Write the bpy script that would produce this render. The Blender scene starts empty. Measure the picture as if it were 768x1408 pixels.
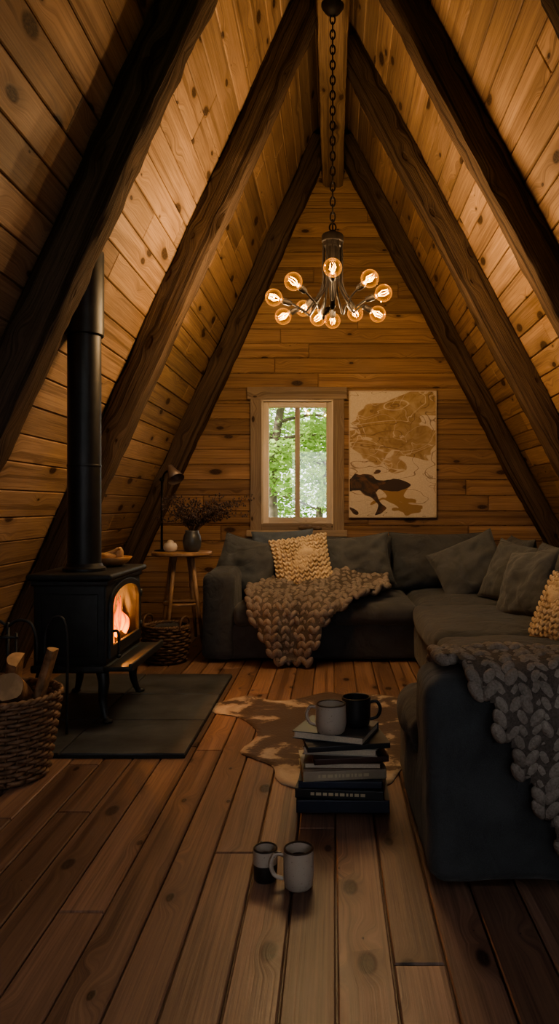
import bpy, math, random
from mathutils import Vector, Matrix, noise, Euler
random.seed(7)
R=random.Random(11)
pi=math.pi
COL=bpy.context.scene.collection
try:
    bpy.context.scene.view_settings.view_transform='AgX'
    bpy.context.scene.view_settings.look='AgX - Medium High Contrast'
except Exception: pass
# ------------------------------------------------------------------ helpers
def grp(name, loc=(0,0,0)):
    e=bpy.data.objects.new(name,None); e.location=loc; e.empty_display_size=.1
    COL.objects.link(e); return e
def setparent(o,p):
    if p is not None:
        o.parent=p; o.matrix_parent_inverse=Matrix.Translation(-Vector(p.location))
def mk(name,parts,mat,parent=None,smooth=True,uvs=None,attr=None,auto=None):
    V=[];F=[]
    for v,f in parts:
        o=len(V); V.extend([tuple(p) for p in v]); F.extend([tuple(i+o for i in q) for q in f])
    me=bpy.data.meshes.new(name); me.from_pydata(V,[],F); me.validate(clean_customdata=False)
    if smooth:
        me.polygons.foreach_set('use_smooth',[True]*len(me.polygons))
    mats=mat if isinstance(mat,list) else [mat]
    for m in mats: me.materials.append(m)
    ob=bpy.data.objects.new(name,me); COL.objects.link(ob)
    if smooth and auto:
        try: me.set_sharp_from_angle(angle=auto)
        except Exception: pass
    setparent(ob,parent); return ob
def xf(part,M):
    v,f=part; return ([M@Vector(p) for p in v],f)
def TR(loc,rot=(0,0,0),sc=(1,1,1)):
    return Matrix.Translation(loc)@Euler(rot).to_matrix().to_4x4()@Matrix.Diagonal((*sc,1))
def box(x0,x1,y0,y1,z0,z1):
    v=[(x0,y0,z0),(x1,y0,z0),(x1,y1,z0),(x0,y1,z0),(x0,y0,z1),(x1,y0,z1),(x1,y1,z1),(x0,y1,z1)]
    return v,[(0,3,2,1),(4,5,6,7),(0,1,5,4),(1,2,6,5),(2,3,7,6),(3,0,4,7)]
def rbox(x0,x1,y0,y1,z0,z1,r,n=10,puff=0,nz=0,side=0,seed=0):
    c=Vector(((x0+x1)/2,(y0+y1)/2,(z0+z1)/2)); h=Vector(((x1-x0)/2,(y1-y0)/2,(z1-z0)/2))
    r=min(r,h.x*.98,h.y*.98,h.z*.98)
    def samp(hh):
        inner=hh-r; a=[]
        k=4 if n>4 else 2
        for i in range(k): a.append(-hh+r*i/k)
        for i in range(n+1): a.append(-inner+2*inner*i/n)
        for i in range(1,k+1): a.append(inner+r*i/k)
        return a
    S=[samp(h.x),samp(h.y),samp(h.z)]
    V=[];F=[];idx={}
    def vert(p):
        key=(round(p[0],5),round(p[1],5),round(p[2],5))
        if key in idx: return idx[key]
        q=Vector(p); cl=Vector([max(-(h[i]-r),min(h[i]-r,q[i])) for i in range(3)])
        d=q-cl
        if d.length>1e-9:
            m=max(abs(d.x),abs(d.y),abs(d.z)); d=d.normalized()*m
        o=cl+d
        u=[o[i]/h[i] for i in range(3)]
        if puff:
            if o.z>0: o.z+=puff*(1-u[0]**4)*(1-u[1]**4)*max(0,u[2])
        if side:
            o.x+=side*u[0]*(1-u[1]**2)*(1-u[2]**2); o.y+=side*u[1]*(1-u[0]**2)*(1-u[2]**2)
        o=o+c
        if nz:
            o=o+noise.noise_vector(o*3.1+Vector((seed,0,0)))*nz+noise.noise_vector(o*9+Vector((seed,5,0)))*nz*.45
        idx[key]=len(V); V.append(o); return idx[key]
    for ax in range(3):
        a,b=[(1,2),(2,0),(0,1)][ax]
        for sgn in (-1,1):
            A,B=S[a],S[b]
            for i in range(len(A)-1):
                for j in range(len(B)-1):
                    q=[]
                    for (ii,jj) in ((i,j),(i+1,j),(i+1,j+1),(i,j+1)):
                        p=[0,0,0]; p[ax]=sgn*h[ax]; p[a]=A[ii]; p[b]=B[jj]; q.append(vert(p))
                    if sgn<0: q.reverse()
                    if len(set(q))==4: F.append(tuple(q))
    return V,F
def lathe(prof,seg=32,c=(0,0,0)):
    V=[];F=[]
    for r,z in prof:
        for i in range(seg):
            a=2*pi*i/seg; V.append((c[0]+r*math.cos(a),c[1]+r*math.sin(a),c[2]+z))
    for j in range(len(prof)-1):
        for i in range(seg):
            k=(i+1)%seg; F.append((j*seg+i,j*seg+k,(j+1)*seg+k,(j+1)*seg+i))
    return V,F
def tube(path,rad,seg=8,closed=False,cap=True):
    P=[Vector(p) for p in path]; n=len(P); V=[];F=[]
    rr=rad if isinstance(rad,(list,tuple)) else [rad]*n
    up=None
    for i in range(n):
        if closed: t=P[(i+1)%n]-P[i-1]
        else: t=P[min(i+1,n-1)]-P[max(i-1,0)]
        t.normalize()
        if up is None:
            up=Vector((0,0,1)) if abs(t.z)<.9 else Vector((1,0,0))
            up=(up-t*up.dot(t)).normalized()
        else: up=(up-t*up.dot(t)).normalized()
        s=t.cross(up)
        for k in range(seg):
            a=2*pi*k/seg; V.append(P[i]+(up*math.cos(a)+s*math.sin(a))*rr[i])
    m=n if closed else n-1
    for i in range(m):
        for k in range(seg):
            a=i*seg+k; b=i*seg+(k+1)%seg; c=((i+1)%n)*seg+(k+1)%seg; d=((i+1)%n)*seg+k
            F.append((a,d,c,b))
    if cap and not closed:
        F.append(tuple(range(seg))); F.append(tuple((n-1)*seg+k for k in range(seg))[::-1])
    return V,F
def cr(pts,n=8,closed=False):
    P=[Vector(p) for p in pts]; out=[]; N=len(P)
    rng=range(N if closed else N-1)
    for i in rng:
        if closed: a,b,c,d=P[i-1],P[i],P[(i+1)%N],P[(i+2)%N]
        else: a,b,c,d=P[max(i-1,0)],P[i],P[i+1],P[min(i+2,N-1)]
        for k in range(n):
            t=k/n
            out.append(.5*((2*b)+(c-a)*t+(2*a-5*b+4*c-d)*t*t+(3*b-a-3*c+d)*t**3))
    if not closed: out.append(P[-1])
    return out
def ball(c,r,seg=16,rings=10,sc=(1,1,1)):
    V=[];F=[]
    V.append((c[0],c[1],c[2]-r*sc[2]))
    for j in range(1,rings):
        t=pi*j/rings
        for i in range(seg):
            a=2*pi*i/seg
            V.append((c[0]+r*sc[0]*math.sin(t)*math.cos(a),c[1]+r*sc[1]*math.sin(t)*math.sin(a),c[2]-r*sc[2]*math.cos(t)))
    V.append((c[0],c[1],c[2]+r*sc[2])); top=len(V)-1
    for i in range(seg): F.append((0,1+(i+1)%seg,1+i))
    for j in range(rings-2):
        for i in range(seg):
            k=(i+1)%seg; F.append((1+j*seg+i,1+j*seg+k,1+(j+1)*seg+k,1+(j+1)*seg+i))
    o=1+(rings-2)*seg
    for i in range(seg): F.append((o+i,o+(i+1)%seg,top))
    return V,F
# ------------------------------------------------------------------ materials
def newmat(name):
    m=bpy.data.materials.new(name); m.use_nodes=True
    nt=m.node_tree; nt.nodes.clear()
    out=nt.nodes.new('ShaderNodeOutputMaterial'); b=nt.nodes.new('ShaderNodeBsdfPrincipled')
    nt.links.new(b.outputs[0],out.inputs[0]); return m,nt,b,out
def nd(nt,t,**k):
    n=nt.nodes.new(t)
    for a,v in k.items(): setattr(n,a,v)
    return n
def math_(nt,op,a,b=None,clamp=False):
    n=nd(nt,'ShaderNodeMath',operation=op); n.use_clamp=clamp
    for i,x in enumerate((a,b)):
        if x is None: continue
        if isinstance(x,(int,float)): n.inputs[i].default_value=x
        else: nt.links.new(x,n.inputs[i])
    return n.outputs[0]
def ramp(nt,fac,stops):
    r=nd(nt,'ShaderNodeValToRGB'); e=r.color_ramp.elements
    while len(e)<len(stops): e.new(.5)
    for i,(p,c) in enumerate(stops):
        e[i].position=p; e[i].color=(*c,1) if len(c)==3 else c
    nt.links.new(fac,r.inputs[0]); return r.outputs[0]
def mixc(nt,fac,a,b,mode='MIX'):
    n=nd(nt,'ShaderNodeMix',data_type='RGBA',blend_type=mode)
    for s,x in ((0,fac),(6,a),(7,b)):
        if isinstance(x,(int,float)): n.inputs[s].default_value=x
        elif isinstance(x,tuple): n.inputs[s].default_value=(*x,1) if len(x)==3 else x
        else: nt.links.new(x,n.inputs[s])
    return n.outputs[2]
def bump(nt,b,h,strength,dist=.01):
    n=nd(nt,'ShaderNodeBump'); n.inputs['Strength'].default_value=strength; n.inputs['Distance'].default_value=dist
    nt.links.new(h,n.inputs['Height']); nt.links.new(n.outputs[0],b.inputs['Normal'])
def noi(nt,vec,scale,detail=4,rough=.55,dist=0):
    n=nd(nt,'ShaderNodeTexNoise'); n.inputs['Scale'].default_value=scale; n.inputs['Detail'].default_value=detail
    n.inputs['Roughness'].default_value=rough; n.inputs['Distortion'].default_value=dist
    if vec is not None: nt.links.new(vec,n.inputs['Vector'])
    return n.outputs['Fac']
def wood(name,c1,c2,knot=(.045,.025,.015),rough=.6,vmin=.70,vmax=1.14,knotamt=1.0,ks=(2.2,4.5),bmp=.35,kt=.14,spec=.3,lo=.36,hi=.57,bd=.0025,kp=2.0,bandamt=.035):
    m,nt,b,out=newmat(name)
    uv=nd(nt,'ShaderNodeUVMap'); uv.uv_map='UVMap'
    sep=nd(nt,'ShaderNodeSeparateXYZ'); nt.links.new(uv.outputs[0],sep.inputs[0])
    U,Vv=sep.outputs[0],sep.outputs[1]
    cmb=nd(nt,'ShaderNodeCombineXYZ'); nt.links.new(math_(nt,'MULTIPLY',U,ks[0]),cmb.inputs[0]); nt.links.new(math_(nt,'MULTIPLY',Vv,ks[1]),cmb.inputs[1])
    vo=nd(nt,'ShaderNodeTexVoronoi',voronoi_dimensions='2D'); vo.inputs['Scale'].default_value=1; nt.links.new(cmb.outputs[0],vo.inputs['Vector'])
    D=vo.outputs['Distance']
    sc=nd(nt,'ShaderNodeSeparateColor'); nt.links.new(vo.outputs['Color'],sc.inputs[0])
    ksz=math_(nt,'MULTIPLY',math_(nt,'POWER',sc.outputs[0],kp),kt)
    def sm(lo_,hi_,a,c):
        mr=nd(nt,'ShaderNodeMapRange',interpolation_type='SMOOTHSTEP'); nt.links.new(D,mr.inputs[0])
        for i,x in ((1,lo_),(2,hi_),(3,a),(4,c)):
            if isinstance(x,(int,float)): mr.inputs[i].default_value=x
            else: nt.links.new(x,mr.inputs[i])
        return mr.outputs[0]
    K=sm(math_(nt,'MULTIPLY',ksz,.6),math_(nt,'ADD',ksz,.008),1,0)
    halo=sm(ksz,math_(nt,'ADD',math_(nt,'MULTIPLY',ksz,2.4),.01),1,0)
    v2=math_(nt,'ADD',Vv,sm(0,.3,.035,0))
    def st(su,sv):
        c=nd(nt,'ShaderNodeCombineXYZ'); nt.links.new(math_(nt,'MULTIPLY',U,su),c.inputs[0]); nt.links.new(math_(nt,'MULTIPLY',v2,sv),c.inputs[1]); return c.outputs[0]
    g1=noi(nt,st(.32,24),1,3,.5,.15); g2=noi(nt,st(3,150),1,4,.65); g3=noi(nt,st(1.2,3),1,2)
    band=math_(nt,'SINE',math_(nt,'MULTIPLY',g1,30))
    g=math_(nt,'ADD',math_(nt,'MULTIPLY',band,bandamt),math_(nt,'ADD',math_(nt,'MULTIPLY',g1,.50),math_(nt,'MULTIPLY',g2,.45)))
    col=ramp(nt,g,[(lo,c2),(hi,c1)])
    at=nd(nt,'ShaderNodeAttribute'); at.attribute_name='rnd'
    vr=nd(nt,'ShaderNodeMapRange'); nt.links.new(at.outputs['Fac'],vr.inputs[0]); vr.inputs[3].default_value=vmin; vr.inputs[4].default_value=vmax
    vv=math_(nt,'MULTIPLY',vr.outputs[0],math_(nt,'ADD',math_(nt,'MULTIPLY',g3,.7),.65))
    hs=nd(nt,'ShaderNodeHueSaturation'); nt.links.new(col,hs.inputs['Color']); nt.links.new(vv,hs.inputs['Value'])
    col=mixc(nt,math_(nt,'MULTIPLY',halo,.6*knotamt),hs.outputs[0],c2)
    kn=noi(nt,cmb.outputs[0],30,2)
    col=mixc(nt,math_(nt,'MULTIPLY',K,math_(nt,'MULTIPLY',math_(nt,'ADD',kn,.38,True),knotamt)),col,knot)
    nt.links.new(col,b.inputs['Base Color'])
    b.inputs['Specular IOR Level'].default_value=spec
    nt.links.new(math_(nt,'ADD',math_(nt,'MULTIPLY',g1,.25),rough-.12),b.inputs['Roughness'])
    bump(nt,b,math_(nt,'SUBTRACT',math_(nt,'ADD',g2,math_(nt,'MULTIPLY',band,.15)),math_(nt,'MULTIPLY',K,1.5)),bmp,bd)
    return m
def plain(name,c,rough=.5,metal=0,ns=0,amt=.25,bmp=0,bs=60,spec=.5,coord='Object'):
    m,nt,b,out=newmat(name)
    b.inputs['Base Color'].default_value=(*c,1); b.inputs['Roughness'].default_value=rough; b.inputs['Metallic'].default_value=metal
    b.inputs['Specular IOR Level'].default_value=spec
    tc=nd(nt,'ShaderNodeTexCoord').outputs[coord]
    if ns:
        f=noi(nt,tc,ns,5)
        lo=tuple(x*(1-amt) for x in c); hi=tuple(min(1,x*(1+amt)) for x in c)
        nt.links.new(ramp(nt,f,[(.35,lo),(.65,hi)]),b.inputs['Base Color'])
    if bmp: bump(nt,b,noi(nt,tc,bs,4),bmp,.005)
    return m
def fabric(name,c,amt=.25,ws=420,bmp=.35,sheen=.12,fold=0):
    m,nt,b,out=newmat(name)
    tc=nd(nt,'ShaderNodeTexCoord').outputs['Object']
    f=noi(nt,tc,7,4); f2=noi(nt,tc,ws,2)
    g=math_(nt,'ADD',math_(nt,'MULTIPLY',f,.5),math_(nt,'MULTIPLY',f2,.5))
    lo=tuple(x*(1-amt) for x in c); hi=tuple(x*(1+amt) for x in c)
    nt.links.new(ramp(nt,g,[(.35,lo),(.65,hi)]),b.inputs['Base Color'])
    b.inputs['Roughness'].default_value=.95; b.inputs['Specular IOR Level'].default_value=.15
    b.inputs['Sheen Weight'].default_value=sheen; b.inputs['Sheen Roughness'].default_value=.5
    h=math_(nt,'ADD',f2,math_(nt,'MULTIPLY',noi(nt,tc,22,3),1.2))
    if fold:
        rg=math_(nt,'MINIMUM',math_(nt,'MULTIPLY',math_(nt,'ABSOLUTE',math_(nt,'SUBTRACT',noi(nt,tc,4.5,2,.5,1.2),.5)),9),1)
        h=math_(nt,'ADD',h,math_(nt,'MULTIPLY',rg,fold))
    bump(nt,b,h,bmp,.004); return m
def emis(name,c,s):
    m,nt,b,out=newmat(name); e=nd(nt,'ShaderNodeEmission'); e.inputs[0].default_value=(*c,1); e.inputs[1].default_value=s
    nt.links.new(e.outputs[0],out.inputs[0]); return m
def thinglass(name,tint=(1,1,1),rough=.02,base=.04,k=.7,glow=None):
    m,nt,b,out=newmat(name)
    t=nd(nt,'ShaderNodeBsdfTransparent'); t.inputs[0].default_value=(*tint,1)
    g=nd(nt,'ShaderNodeBsdfGlossy'); g.inputs['Roughness'].default_value=rough; g.inputs[0].default_value=(*tint,1)
    fr=nd(nt,'ShaderNodeFresnel'); fr.inputs[0].default_value=1.45
    mx=nd(nt,'ShaderNodeMixShader'); nt.links.new(math_(nt,'ADD',math_(nt,'MULTIPLY',fr.outputs[0],k),base-.03,True),mx.inputs[0])
    nt.links.new(t.outputs[0],mx.inputs[1]); nt.links.new(g.outputs[0],mx.inputs[2]); o=mx.outputs[0]
    if glow:
        e=nd(nt,'ShaderNodeEmission'); e.inputs[0].default_value=(*glow[0],1)
        lw=nd(nt,'ShaderNodeLayerWeight'); lw.inputs[0].default_value=.5
        nt.links.new(math_(nt,'MULTIPLY',math_(nt,'ADD',math_(nt,'POWER',lw.outputs[1],1.5),.12),glow[1]),e.inputs[1])
        ad=nd(nt,'ShaderNodeAddShader'); nt.links.new(o,ad.inputs[0]); nt.links.new(e.outputs[0],ad.inputs[1]); o=ad.outputs[0]
    nt.links.new(o,out.inputs[0]); return m

M_roof=wood('roof_pine',(.43,.285,.185),(.215,.135,.085),rough=.6,kt=.19,spec=.2)
M_wall=wood('wall_pine',(.40,.245,.145),(.20,.115,.067),rough=.6,ks=(2.2,5),kt=.17,spec=.2)
M_floor=wood('floor_pine',(.265,.165,.122),(.12,.072,.054),knot=(.026,.016,.012),rough=.42,vmin=.62,vmax=1.15,ks=(2.8,5.6),kt=.15,spec=.35,kp=2.2,bandamt=.03,bmp=.22)
M_beam=wood('hewn_beam',(.145,.10,.072),(.036,.024,.018),rough=.8,knotamt=.6,bmp=1.0,spec=.12,bd=.006)
M_ridge=wood('ridge_timber',(.27,.18,.115),(.11,.068,.042),rough=.75,bmp=.9,spec=.2,bd=.004)
M_case=wood('weathered_casing',(.46,.36,.27),(.25,.18,.13),rough=.7,bmp=.6)
M_sash=wood('sash_wood',(.80,.70,.58),(.62,.52,.41),rough=.6,knotamt=.3)
M_iron=plain('cast_iron',(.028,.031,.033),.5,.3,ns=20,amt=.2,bmp=.15,bs=120)
M_iron2=plain('stove_pipe_steel',(.028,.028,.029),.45,.4,ns=8,amt=.25)
M_bronze=plain('dark_bronze',(.014,.010,.008),.6,.2,ns=30,spec=.3)
M_sofa=fabric('charcoal_linen',(.054,.059,.064),fold=3.0)
M_pillow=fabric('slate_pillow',(.070,.077,.083),fold=3.0)
M_pillow2=fabric('blue_grey_pillow',(.08,.10,.125),fold=2.0)
M_cream=fabric('cream_knit',(.46,.37,.26),amt=.2,ws=200)
M_knit=fabric('taupe_yarn',(.185,.163,.150),amt=.3,ws=160,bmp=.8,sheen=0)
M_knit2=fabric('grey_yarn',(.215,.192,.172),amt=.3,ws=160,bmp=.8,sheen=0)
M_kback=fabric('yarn_gap_shade',(.09,.078,.070),amt=.35,ws=160,bmp=.8,sheen=0)  # yarn color darkened to deepen the shade between stitches
M_wick=plain('wicker',(.17,.10,.06),.65,ns=40,amt=.45,bmp=.3)
M_wickd=plain('wicker_dark',(.10,.055,.032),.65,ns=40,amt=.45,bmp=.3)
# ------------------------------------------------------------------ boards
class Boards:
    def __init__(s,g=.0022,ch=.004): s.V=[];s.F=[];s.UV=[];s.A=[];s.g=g;s.ch=ch
    def add(s,o,u,v,n,u0,u1,v0,v1,off,rnd,t=.02):
        g=s.g;ch=s.ch
        def P(a,b,c): return o+u*a+v*b+n*c
        base=len(s.V)
        for (gg,dd) in ((g,-t),(g,-ch),(g+ch,0)):
            for a,b in ((u0+gg,v0+gg),(u1-gg,v0+gg),(u1-gg,v1-gg),(u0+gg,v1-gg)):
                s.V.append(P(a,b,dd)); s.UV.append((a+off[0],b+off[1])); s.A.append(rnd)
        s.F.append((base+8,base+9,base+10,base+11))
        for l in (0,4):
            for k in range(4):
                a=base+l+k;b=base+l+(k+1)%4; s.F.append((a,b,b+4,a+4))
    def addh(s,o,u,v,n,u0,u1,v0,v1,off,rnd,hole):
        if not hole: return s.add(o,u,v,n,u0,u1,v0,v1,off,rnd)
        ha,hb,hc,hd=hole
        if v1<=hc or v0>=hd or u1<=ha or u0>=hb: return s.add(o,u,v,n,u0,u1,v0,v1,off,rnd)
        if v0<hc-.01: s.add(o,u,v,n,u0,u1,v0,hc,off,rnd)
        if v1>hd+.01: s.add(o,u,v,n,u0,u1,hd,v1,off,rnd)
        a,b=max(v0,hc),min(v1,hd)
        if u0<ha-.01: s.add(o,u,v,n,u0,ha,a,b,off,rnd)
        if u1>hb+.01: s.add(o,u,v,n,hb,u1,a,b,off,rnd)
    def build(s,name,mat,extra=None):
        if extra:
            for part in extra:
                v,f=part; o=len(s.V)
                for p in v: s.V.append(Vector(p)); s.UV.append((p[1],p[0])); s.A.append(-1.4)
                for q in f: s.F.append(tuple(i+o for i in q))
        me=bpy.data.meshes.new(name); me.from_pydata([tuple(p) for p in s.V],[],s.F)
        uvl=me.uv_layers.new(name='UVMap')
        for l in me.loops: uvl.data[l.index].uv=s.UV[l.vertex_index]
        a=me.attributes.new('rnd','FLOAT','POINT'); a.data.foreach_set('value',s.A)
        me.materials.append(mat); me.update()
        ob=bpy.data.objects.new(name,me); COL.objects.link(ob); return ob
def fillplane(B,o,u,v,n,L,Wd,bw,lmin=1.4,lmax=3.2,rnd=R,hole=None):
    b=0
    while b<Wd-1e-4:
        w=min(bw*rnd.uniform(.94,1.06),Wd-b); a=-rnd.uniform(0,lmax)
        while a<L:
            l=rnd.uniform(lmin,lmax); a0=max(0,a); a1=min(L,a+l)
            if a1-a0>.02: B.addh(o,u,v,n,a0,a1,b,b+w,(rnd.uniform(0,50),rnd.uniform(0,50)),rnd.random(),hole)
            a+=l
        b+=w
YB,YW=-2.4,7.1
KL,KR=.457,.53; WL,WR=2.305,2.645; ZA=(WL+WR)/(KL+KR)
nl=math.sqrt(1+KL*KL); nr=math.sqrt(1+KR*KR)
B=Boards(.0024,.004); fillplane(B,Vector((-WL-.1,YB,0)),Vector((0,1,0)),Vector((1,0,0)),Vector((0,0,1)),YW-YB+.1,WL+WR+.2,.128,1.3,3.0)
B.build('floor',M_floor,[box(-WL-.15,WR+.15,YB-.1,YW+.2,-.12,-.015)])
vL=Vector((KL,0,1))/nl; nL=Vector((1,0,-KL))/nl
vR=Vector((-KR,0,1))/nr; nR=Vector((-1,0,-KR))/nr
def slab(o,u,v,n,L0,L1,W0,W1,d0,d1):
    V=[o+u*a+v*b+n*c for c in (d0,d1) for a,b in ((L0,W0),(L1,W0),(L1,W1),(L0,W1))]
    return V,[(0,1,2,3),(7,6,5,4),(0,4,5,1),(1,5,6,2),(2,6,7,3),(3,7,4,0)]
FILL_HOLE=(1.25,2.95,2.25*nr,3.40*nr)     # unseen opening added in the right slope to brighten the foreground floor
U_=Vector((0,1,0))
for nm,o,v,n,W_,hole in (('wall_left',Vector((-WL,YB,0)),vL,nL,ZA*nl,None),('wall_right',Vector((WR,YB,0)),vR,nR,ZA*nr,FILL_HOLE)):
    B=Boards(.0028,.005); fillplane(B,o,U_,v,n,YW-YB+.05,W_,.165,1.2,3.4,hole=hole)
    LL=YW-YB+.3; top=W_+.05
    if not hole: ex=[slab(o,U_,v,n,0,LL,-.1,top,-.14,-.012)]
    else:
        ha,hb,hc,hd=hole; ex=[slab(o,U_,v,n,0,LL,-.1,hc,-.14,-.012),slab(o,U_,v,n,0,LL,hd,top,-.14,-.012),slab(o,U_,v,n,0,ha,hc,hd,-.14,-.012),slab(o,U_,v,n,hb,LL,hc,hd,-.14,-.012)]
    B.build(nm,M_roof,ex)
ha,hb,hc,hd=FILL_HOLE; o=Vector((WR,YB,0))
w3=grp('added_roof_opening',o+U_*((ha+hb)/2)+vR*((hc+hd)/2))  # frame of the unseen roof opening added for fill light
mk('frame',[slab(o,U_,vR,nR,ha,ha+.06,hc,hd,-.14,.02),slab(o,U_,vR,nR,hb-.06,hb,hc,hd,-.14,.02),slab(o,U_,vR,nR,ha,hb,hc,hc+.06,-.14,.02),slab(o,U_,vR,nR,ha,hb,hd-.06,hd,-.14,.02),
   slab(o,U_,vR,nR,(ha+hb)/2-.03,(ha+hb)/2+.03,hc,hd,-.10,.0)],plain('added_opening_frame',(.3,.2,.12),.6),w3,False)
HX0,HX1,HZ0,HZ1=-.69,.005,.92,2.125
B=Boards(.0028,.005); z=0; o=Vector((0,YW,0)); u=Vector((1,0,0)); v=Vector((0,0,1)); n=Vector((0,-1,0))
while z<ZA-.02:
    w=.148*R.uniform(.95,1.05); z1=min(z+w,ZA)
    xa=-(WL-KL*z)-.03; xb=(WR-KR*z)+.03
    a=xa-R.uniform(0,2.0)
    while a<xb:
        l=R.uniform(1.2,2.8); a0=max(a,xa);a1=min(a+l,xb)
        if a1-a0>.03: B.addh(o,u,v,n,a0,a1,z,z1,(R.uniform(0,50),R.uniform(0,50)),R.random(),(HX0,HX1,HZ0,HZ1))
        a+=l
    z+=w
def gable(y0,y1,hx0,hx1,hz0,hz1):
    def L(z): return -(WL-KL*z)
    def Rr(z): return WR-KR*z
    parts=[]
    def quad(p):
        V=[(x,y,z) for y in (y0,y1) for x,z in p]; k=len(p)
        F=[tuple(range(k)),tuple(range(k,2*k))[::-1]]+[(i,(i+1)%k,(i+1)%k+k,i+k) for i in range(k)]
        parts.append((V,F))
    quad([(L(0),0),(Rr(0),0),(Rr(hz0),hz0),(L(hz0),hz0)])
    quad([(L(hz0),hz0),(hx0,hz0),(hx0,hz1),(L(hz1),hz1)])
    quad([(hx1,hz0),(Rr(hz0),hz0),(Rr(hz1),hz1),(hx1,hz1)])
    quad([(L(hz1),hz1),(Rr(hz1),hz1),(Rr(ZA),ZA)])
    return parts
B.build('wall_back',M_wall,gable(YW+.012,YW+.15,HX0,HX1,HZ0,HZ1))
B=Boards(); B.build('wall_front',M_wall,gable(YB-.12,YB,-1.0,1.1,1.0,2.4))
w2=grp('added_fill_window',(0,YB-.05,1.4))  # unseen window added in the front wall, sized for soft fill
FR=[box(-1.0,-.93,YB-.1,YB-.02,1.0,2.4),box(1.03,1.1,YB-.1,YB-.02,1.0,2.4),box(-.93,1.03,YB-.1,YB-.02,1.0,1.07),box(-.93,1.03,YB-.1,YB-.02,2.33,2.4),box(.02,.08,YB-.1,YB-.02,1.07,2.33)]
# ---- beams
def beam(name,p0,p1,wdir,w,h,mat,seg=110,amp=.015,seed=0,parent=None):
    p0=Vector(p0);p1=Vector(p1);t=(p1-p0);L=t.length;t.normalize(); a=Vector(wdir).normalized(); b=t.cross(a).normalized()
    N=5; pts=[]
    for (sx,sy,ex,ey) in ((-1,-1,1,-1),(1,-1,1,1),(1,1,-1,1),(-1,1,-1,-1)):
        for k in range(N):
            f=k/N
            x=sx+(ex-sx)*f; y=sy+(ey-sy)*f
            if k==0: x*=.93;y*=.93
            pts.append((x*w/2,y*h/2))
    per=[0]
    for i in range(1,len(pts)+1):
        q=pts[i%len(pts)];r=pts[i-1]; per.append(per[-1]+math.hypot(q[0]-r[0],q[1]-r[1]))
    V=[];F=[];n=len(pts);UVs=[]
    off=seed*3.7
    for j in range(seg+1):
        s=L*j/seg
        cx=noise.noise(Vector((s*.9,seed*7.1,0)))*amp; cy=noise.noise(Vector((s*.9,seed*7.1,9)))*amp
        for i,(x,y) in enumerate(pts):
            q=p0+t*s+a*x+b*y
            d=noise.noise(Vector((s*3.2,x*14+seed,y*14)))*amp*.8+noise.noise(Vector((s*11,x*22+seed,y*22)))*amp*.6
            if i%N==0: d-=amp*1.2*max(0,noise.noise(Vector((s*6,seed+i*3.3,2))))
            r=math.hypot(x,y); q=q+a*(x/r*d+cx)+b*(y/r*d+cy)
            V.append(q)
    for j in range(seg):
        for i in range(n):
            k=(i+1)%n; F.append((j*n+i,j*n+k,(j+1)*n+k,(j+1)*n+i))
            s0,s1=L*j/seg,L*(j+1)/seg
            UVs+= [(s0+off,per[i]+off),(s0+off,per[i+1]+off),(s1+off,per[i+1]+off),(s1+off,per[i]+off)]
    F.append(tuple(range(n))[::-1]); UVs+=[(V[i].x,V[i].z) for i in range(n)][::-1]
    F.append(tuple(seg*n+i for i in range(n))); UVs+=[(V[seg*n+i].x,V[seg*n+i].z) for i in range(n)]
    me=bpy.data.meshes.new(name); me.from_pydata([tuple(q) for q in V],[],F)
    uvl=me.uv_layers.new(name='UVMap')
    for i,uvv in enumerate(UVs): uvl.data[i].uv=uvv
    at=me.attributes.new('rnd','FLOAT','POINT'); at.data.foreach_set('value',[.5]*len(V))
    me.polygons.foreach_set('use_smooth',[True]*len(me.polygons))
    try: me.set_sharp_from_angle(angle=math.radians(40))
    except Exception: pass
    me.materials.append(mat)
    ob=bpy.data.objects.new(name,me); COL.objects.link(ob); setparent(ob,parent); return ob
OFF=.22
k=0
for d in (-2.1,.1,1.7,3.27,4.88,6.98):
    k+=1; c=WL-OFF*.5
    beam('rafter',(-c,d,0),(-c+KL*4.6,d,4.6),(0,1,0),.17,OFF/nl,M_beam,seed=k)
for d in (-2.1,1.4,2.75,4.2,5.52,6.98):
    k+=1; c=WR-OFF*.5
    beam('rafter',(c,d,0),(c-KR*4.6,d,4.6),(0,1,0),.17,OFF/nr,M_beam,seed=k)
beam('ridge_beam',(0,YB,4.42),(0,YW,4.42),(1,0,0),.21,.44,M_ridge,seg=160,seed=3,amp=.012)

def uvbox(name,specs,mat,parent=None,ch=.004):
    V=[];F=[];UV=[];A=[]
    for sp in specs:
        x0,x1,y0,y1,z0,z1,ax=sp
        p,f=rbox(x0,x1,y0,y1,z0,z1,ch,n=2); o=len(V); ou,ov=R.uniform(0,30),R.uniform(0,30); rr=R.random()
        V+=[tuple(q) for q in p]; A+=[rr]*len(p)
        for q in f:
            F.append(tuple(i+o for i in q))
            e1=Vector(p[q[1]])-Vector(p[q[0]]); e2=Vector(p[q[2]])-Vector(p[q[0]]); nn=e1.cross(e2)
            m=max(range(3),key=lambda i:abs(nn[i]))
            oth=[i for i in range(3) if i!=m and i!=ax]
            if m==ax: oth=[i for i in range(3) if i!=m]; uu,vv=oth[0],oth[1]
            else: uu,vv=ax,oth[0]
            for i in q: UV.append((p[i][uu]+ou,p[i][vv]+ov))
    me=bpy.data.meshes.new(name); me.from_pydata(V,[],F); uvl=me.uv_layers.new(name='UVMap')
    for i,t in enumerate(UV): uvl.data[i].uv=t
    at=me.attributes.new('rnd','FLOAT','POINT'); at.data.foreach_set('value',A)
    me.materials.append(mat); ob=bpy.data.objects.new(name,me); COL.objects.link(ob); setparent(ob,parent); return ob
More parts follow.
